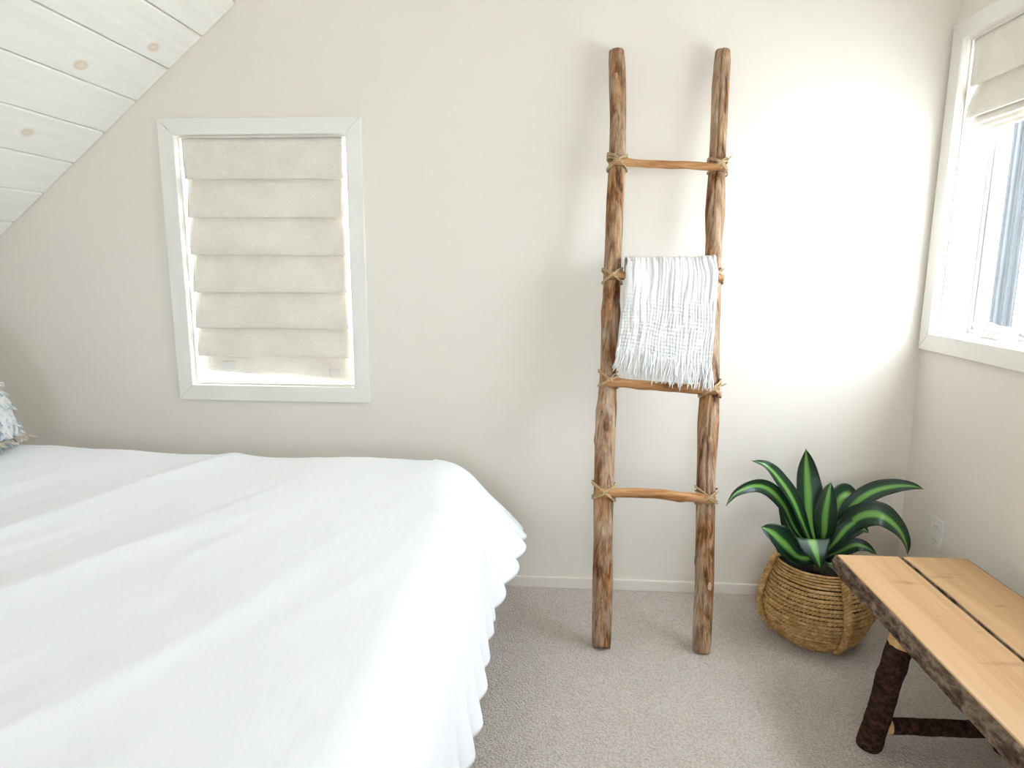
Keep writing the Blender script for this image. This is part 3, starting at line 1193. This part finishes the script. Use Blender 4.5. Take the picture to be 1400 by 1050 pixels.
def braid(mb, path, r=.0115, turns=9):
    P = [Vector(p) for p in path]
    # resample
    out = []
    for a, b in zip(P, P[1:]):
        for i in range(10):
            out.append(lerp(a, b, i / 10))
    out.append(P[-1])
    m = len(out)
    for s in range(3):
        q = []
        for i, p in enumerate(out):
            t = (out[min(i + 1, m - 1)] - out[max(i - 1, 0)]).normalized()
            w = Vector((p.x - BC.x, p.y - BC.y, 0)).normalized()
            b = t.cross(w)
            ph = 2 * PI * (turns * i / m + s / 3)
            q.append(p + w * (r * .62 * math.cos(ph)) + b * (r * .8 * math.sin(ph)))
        mb.tube(q, r * .52, 7)


for ang in (-81, 178, -8, 95):
    a = math.radians(ang)
    pts = []
    for i in range(9):
        z = lerp(.296, .012, i / 8)
        bulge = .011 + .006 * math.sin(PI * i / 8)
        r = brad(z) + bulge
        pts.append((BC.x + r * math.cos(a), BC.y + r * math.sin(a), z))
    a2 = a
    pts = [(BC.x + (brad(.29) - .01) * math.cos(a2), BC.y + (brad(.29) - .01) * math.sin(a2), .299)] + pts
    mb = MB()
    braid(mb, pts)
    obj('handle', mb, M['jute'], bk, True)

pl = thing('potted_dracaena', BC + Vector((0, 0, .02)), 'leafy green plant with striped arching leaves in the woven basket', 'plant')
obj('pot', MB().lathe([(.09, .02), (.118, .235), (.124, .235), (.124, .25), (.116, .25), (.112, .215)], BC.x, BC.y, 32, True), M['pot'], pl, True)
mb = MB()
mb.lathe([(.1, .22), (.113, .232), (.08, .238), (.03, .243), (.004, .244)], BC.x, BC.y, 28, False, True)
obj('soil', mb, M['soil'], pl, True)
obj('stem', MB().tube([(BC.x, BC.y, .2), (BC.x + .004, BC.y, .28), (BC.x + .002, BC.y, .345)], [.02, .018, .012], 12), M['stem'], pl, True)


def catmull(P, n):
    out = []
    m = len(P)
    for i in range(n + 1):
        t = i / n * (m - 1)
        k = min(int(t), m - 2)
        u = t - k
        p0, p1, p2, p3 = P[max(k - 1, 0)], P[k], P[k + 1], P[min(k + 2, m - 1)]
        out.append(.5 * ((2 * p1) + (p2 - p0) * u + (2 * p0 - 5 * p1 + 4 * p2 - p3) * u * u + (3 * p1 - p0 - 3 * p2 + p3) * u ** 3))
    return out


def cp(x, y):
    return 970 + x / 3.281, 590 + y / 3.281


# each leaf: spine points (crop x, crop y, depth offset towards the wall), half width, twist angles base/tip of the blade plane
leaves = [
    ([(468, 560, .0), (455, 430, .02), (441, 260, .05), (434, 150, .06), (433, 78, .055)], .046, 0, 0),
    ([(505, 575, -.02), (512, 470, -.045), (520, 370, -.06), (534, 280, -.06), (545, 228, -.05)], .036, .25, .5),
    ([(465, 560, .0), (430, 440, -.03), (370, 300, -.05), (310, 210, -.06), (250, 150, -.06), (190, 131, -.05)], .029, -.3, -.5),
    ([(455, 570, .0), (392, 450, -.02), (335, 335, -.05), (270, 262, -.08), (200, 243, -.11), (120, 275, -.14), (75, 333, -.16)], .025, -.3, .2),
    ([(470, 600, .0), (400, 565, -.05), (330, 500, -.09), (275, 450, -.10), (232, 428, -.10)], .050, -.5, -.2),
    ([(480, 570, -.02), (466, 540, -.06), (459, 502, -.10), (459, 484, -.13), (468, 522, -.158), (484, 570, -.175), (498, 614, -.172)], .060, 0, 'flat'),
    ([(500, 560, .02), (570, 440, .03), (640, 335, .04), (730, 272, .04), (830, 245, .03), (910, 245, .02), (960, 258, .02)], .031, .4, .3),
    ([(500, 570, .0), (580, 470, -.02), (670, 385, -.05), (760, 375, -.08), (840, 430, -.10), (880, 500, -.11), (889, 552, -.11)], .042, .3, .45),
    ([(500, 560, .03), (545, 430, .07), (585, 310, .10), (625, 278, .12), (640, 310, .145), (622, 360, .15)], .040, .2, .2),
    ([(510, 585, .0), (590, 535, -.03), (650, 510, -.05), (705, 520, -.06), (752, 552, -.065)], .024, .5, .3),
    ([(505, 575, .0), (560, 500, -.03), (620, 430, -.04), (690, 392, -.05), (742, 412, -.055)], .026, .5, .3),
    ([(455, 560, .03), (395, 470, .06), (350, 390, .08), (330, 330, .08), (322, 290, .075)], .040, -.3, -.2),
    ([(490, 590, -.02), (530, 590, -.07), (560, 598, -.09), (590, 625, -.10)], .020, .4, .2),
    ([(505, 560, .04), (570, 480, .07), (630, 440, .09), (680, 432, .10), (715, 455, .10)], .032, .4, .2),
    ([(480, 560, .03), (520, 460, .10), (520, 380, .14), (560, 330, .17), (600, 345, .18)], .040, 0, 0),
    ([(490, 560, .0), (560, 440, .02), (640, 370, .02), (700, 345, .01), (735, 372, .0)], .024, .3, .2),
]
for li, (sp, hw, tw0, tw1) in enumerate(leaves):
    P = []
    for x, y, dy in sp:
        P.append(at_y(*cp(x, y), BC.y + dy))
    base = Vector((BC.x + .010 * math.cos(li * 2.1), BC.y + .010 * math.sin(li * 2.1), .275 + .004 * (li % 5)))
    P[0] = base
    n = 44
    spine = catmull(P, n)
    rows, uvs = [], []
    nw = 10
    view = Vector((0, -1, .42)).normalized()
    for i, p in enumerate(spine):
        t = i / n
        tg = (spine[min(i + 1, n)] - spine[max(i - 1, 0)]).normalized()
        side = tg.cross(view)
        if side.length < .25:
            side = tg.cross(Vector((0, 0, 1)))
        side.normalize()
        if i and side.dot(prev) < 0:
            side = -side
        if i:
            side = (prev * .75 + side * .25)
            side = (side - tg * side.dot(tg)).normalized()
        prev = side
        nrm = side.cross(tg).normalized()
        if tw1 == 'flat':
            side = prev = Vector((.98, .05, -.04)).normalized()
            nrm = side.cross(tg).normalized()
        ang = 0 if tw1 == 'flat' else lerp(tw0, tw1, t)
        s2 = side * math.cos(ang) + nrm * math.sin(ang)
        n2 = s2.cross(tg).normalized()
        if tw1 == 'flat':
            n2 = -n2 * (.3 if t > .4 else .1)
        elif n2.dot(view) < 0:
            n2 = -n2
        w = hw * (.30 + .70 * smooth(t / .45)) * max(0., 1 - max(0, (t - .45) / .52) ** 1.75) + .0012
        row = []
        for j in range(nw + 1):
            u = j / nw * 2 - 1
            fold = .32 * w * abs(u) ** 1.4                # V-shaped blade
            wav = .10 * w * math.sin(t * 15 + li + (u > 0) * 1.3) * abs(u) ** 2
            row.append(p + s2 * (u * w) + n2 * (fold + wav))
            uvs.append((j / nw, t))
        rows.append(row)
    mb = MB()
    mb.grid(rows)
    o = obj('leaf', mb, M['leaf'], pl, True, uv=uvs)
    sm = o.modifiers.new('thickness', 'SOLIDIFY')
    sm.thickness = .0009

# ---------------------------------------------------------------- bench
ZT, SLAB = .43, .046
bn = thing('wooden_bench', (1.09, 1.4, 0), 'live edge pine slab bench on bark covered log legs', 'bench')
BY0, BY1 = .72, 2.036


def edge_x(base, y, seed, amp):
    return base + amp * nz(y * 2.2, seed) + amp * .5 * nz(y * 7, seed + 3)


def bench_plank(xl, xr, seed, al, ar, bark_l, bark_r):
    n = 150
    ys_ = spaced(BY0, BY1, n)
    rows = []
    for y in ys_:
        l, r = xl(y), xr(y)
        c = .0025
        rows.append([(l + c, y, ZT), (lerp(l, r, .5), y, ZT), (r - c, y, ZT), (r, y, ZT - c), (r, y, ZT - SLAB), (lerp(l, r, .5), y, ZT - SLAB), (l + .004, y, ZT - SLAB), (l, y, ZT - c)])
    mb = MB()
    b = mb.grid([list(reversed(r)) for r in rows], True)
    k = 8
    mb.f.append(tuple(b + j for j in range(k)))
    mb.f.append(tuple(b + n * k + j for j in reversed(range(k))))
    o = obj('plank', mb, M['pine'], bn)
    n = 420
    for side, thick in ((0, bark_l), (1, bark_r)):
        if not thick:
            continue
        rows = []
        for y in spaced(BY0, BY1 - .001, n):
            x = xl(y) if side == 0 else xr(y)
            sg = -1 if side == 0 else 1
            row = []
            for j in range(11):
                u = j / 10
                z = lerp(ZT - .001, ZT - SLAB - .004 - .006 * max(0, nz(y * 9, seed + 8)), u)
                dpt = thick * (.35 + .65 * math.sin(min(1, u * 1.25) * PI * .62)) * (1 + .45 * nz(y * 38, u * 4, seed) + .4 * nz(y * 95, u * 9, seed + 5))
                if j in (0, 10):
                    dpt = thick * .25 if j == 0 else thick * .5 * (1 + .6 * nz(y * 45, seed))
                row.append((x + sg * max(.0008, dpt), y, z))
            row.append((x - sg * .012, y, ZT - SLAB - .003))
            rows.append(row)
        mb = MB()
        mb.grid(rows)
        # closing strip at the top edge and the far end
        bk_ = obj('bark_edge', mb, M['slab_bark'], o, True)
        sm = bk_.modifiers.new('thickness', 'SOLIDIFY')
        sm.thickness = .0025


bench_plank(lambda y: edge_x(.889, y, 1.0, .004), lambda y: edge_x(1.077 + (2.036 - y) * .004, y, 4.0, .0045), 1, 0, 0, .011, .004)
bench_plank(lambda y: edge_x(1.090 + (2.036 - y) * .004, y, 9.0, .0045), lambda y: edge_x(1.280 + (2.036 - y) * .02, y, 14.0, .004), 6, 0, 0, .004, .006)


def log(name, a, b, r0, r1, seed, parent, m, n=50, bumps=()):
    a, b = Vector(a), Vector(b)
    pts = [lerp(a, b, i / (n - 1)) + Vector((.004 * nz(i * .08, seed), .004 * nz(i * .08, seed + 4), 0)) * min(1, i / 8) for i in range(n)]

    def rr(i, ang):
        u = i / (n - 1)
        g = 1 + .07 * nz(math.cos(ang) * 1.5, math.sin(ang) * 1.5 + seed, i * .13) + .05 * nz(math.cos(ang) * 5, math.sin(ang) * 5 + seed, i * .4)
        for bu, ba, bh in bumps:
            da = (ang - ba + PI) % (2 * PI) - PI
            g += bh * math.exp(-((u - bu) / .06) ** 2 - (da / .6) ** 2)
        return lerp(r0, r1, u) * g
    mb = MB()
    mb.tube(pts, rr, 26)
    if a.z < .01:
        mb.v = [(x, y, max(0., z)) for x, y, z in mb.v]
    return obj(name, mb, m, parent, True)


for (bx_, by), (tx, ty), sd in (((.888, 1.728), (.936, 1.712), 2), ((1.262, 1.735), (1.215, 1.725), 7), ((.888, .98), (.936, .99), 12), ((1.262, .98), (1.215, .99), 17)):
    d = Vector((tx - bx_, ty - by, .335)).normalized()
    tx, ty, tz = lerp(bx_, tx, .955), lerp(by, ty, .955), .32
    lg = log('leg', (bx_, by, .0), (tx, ty, tz), .0325, .0325, sd, bn, M['log_bark'], bumps=((.33, 0 if sd == 2 else 2, .25), (.6, 2.5, .15)))
    p = Vector((tx, ty, tz))
    q = p + d * .068
    mb = MB()
    mb.tube([p - d * .002, p + d * .004, lerp(p, q, .45), q], [.0320, .0315, .0285, .0255], 9)
    obj('tenon', mb, M['tenon'], lg)
for y in (1.732, .98):
    a, b = Vector((.925, y, .062)), Vector((1.225, y + .005, .062))
    st = log('stretcher', a + Vector((.018, 0, 0)), b - Vector((.018, 0, 0)), .0225, .0225, 31 + y, bn, M['log_bark'])
    for p, s in ((a, 1), (b, -1)):
        mb = MB()
        mb.tube([p + Vector((-.022 * s, 0, 0)), p + Vector((.002 * s, 0, 0)), p + Vector((.0185 * s, 0, 0))], [.010, .013, .0215], 12)
        obj('tenon', mb, M['tenon'], st)
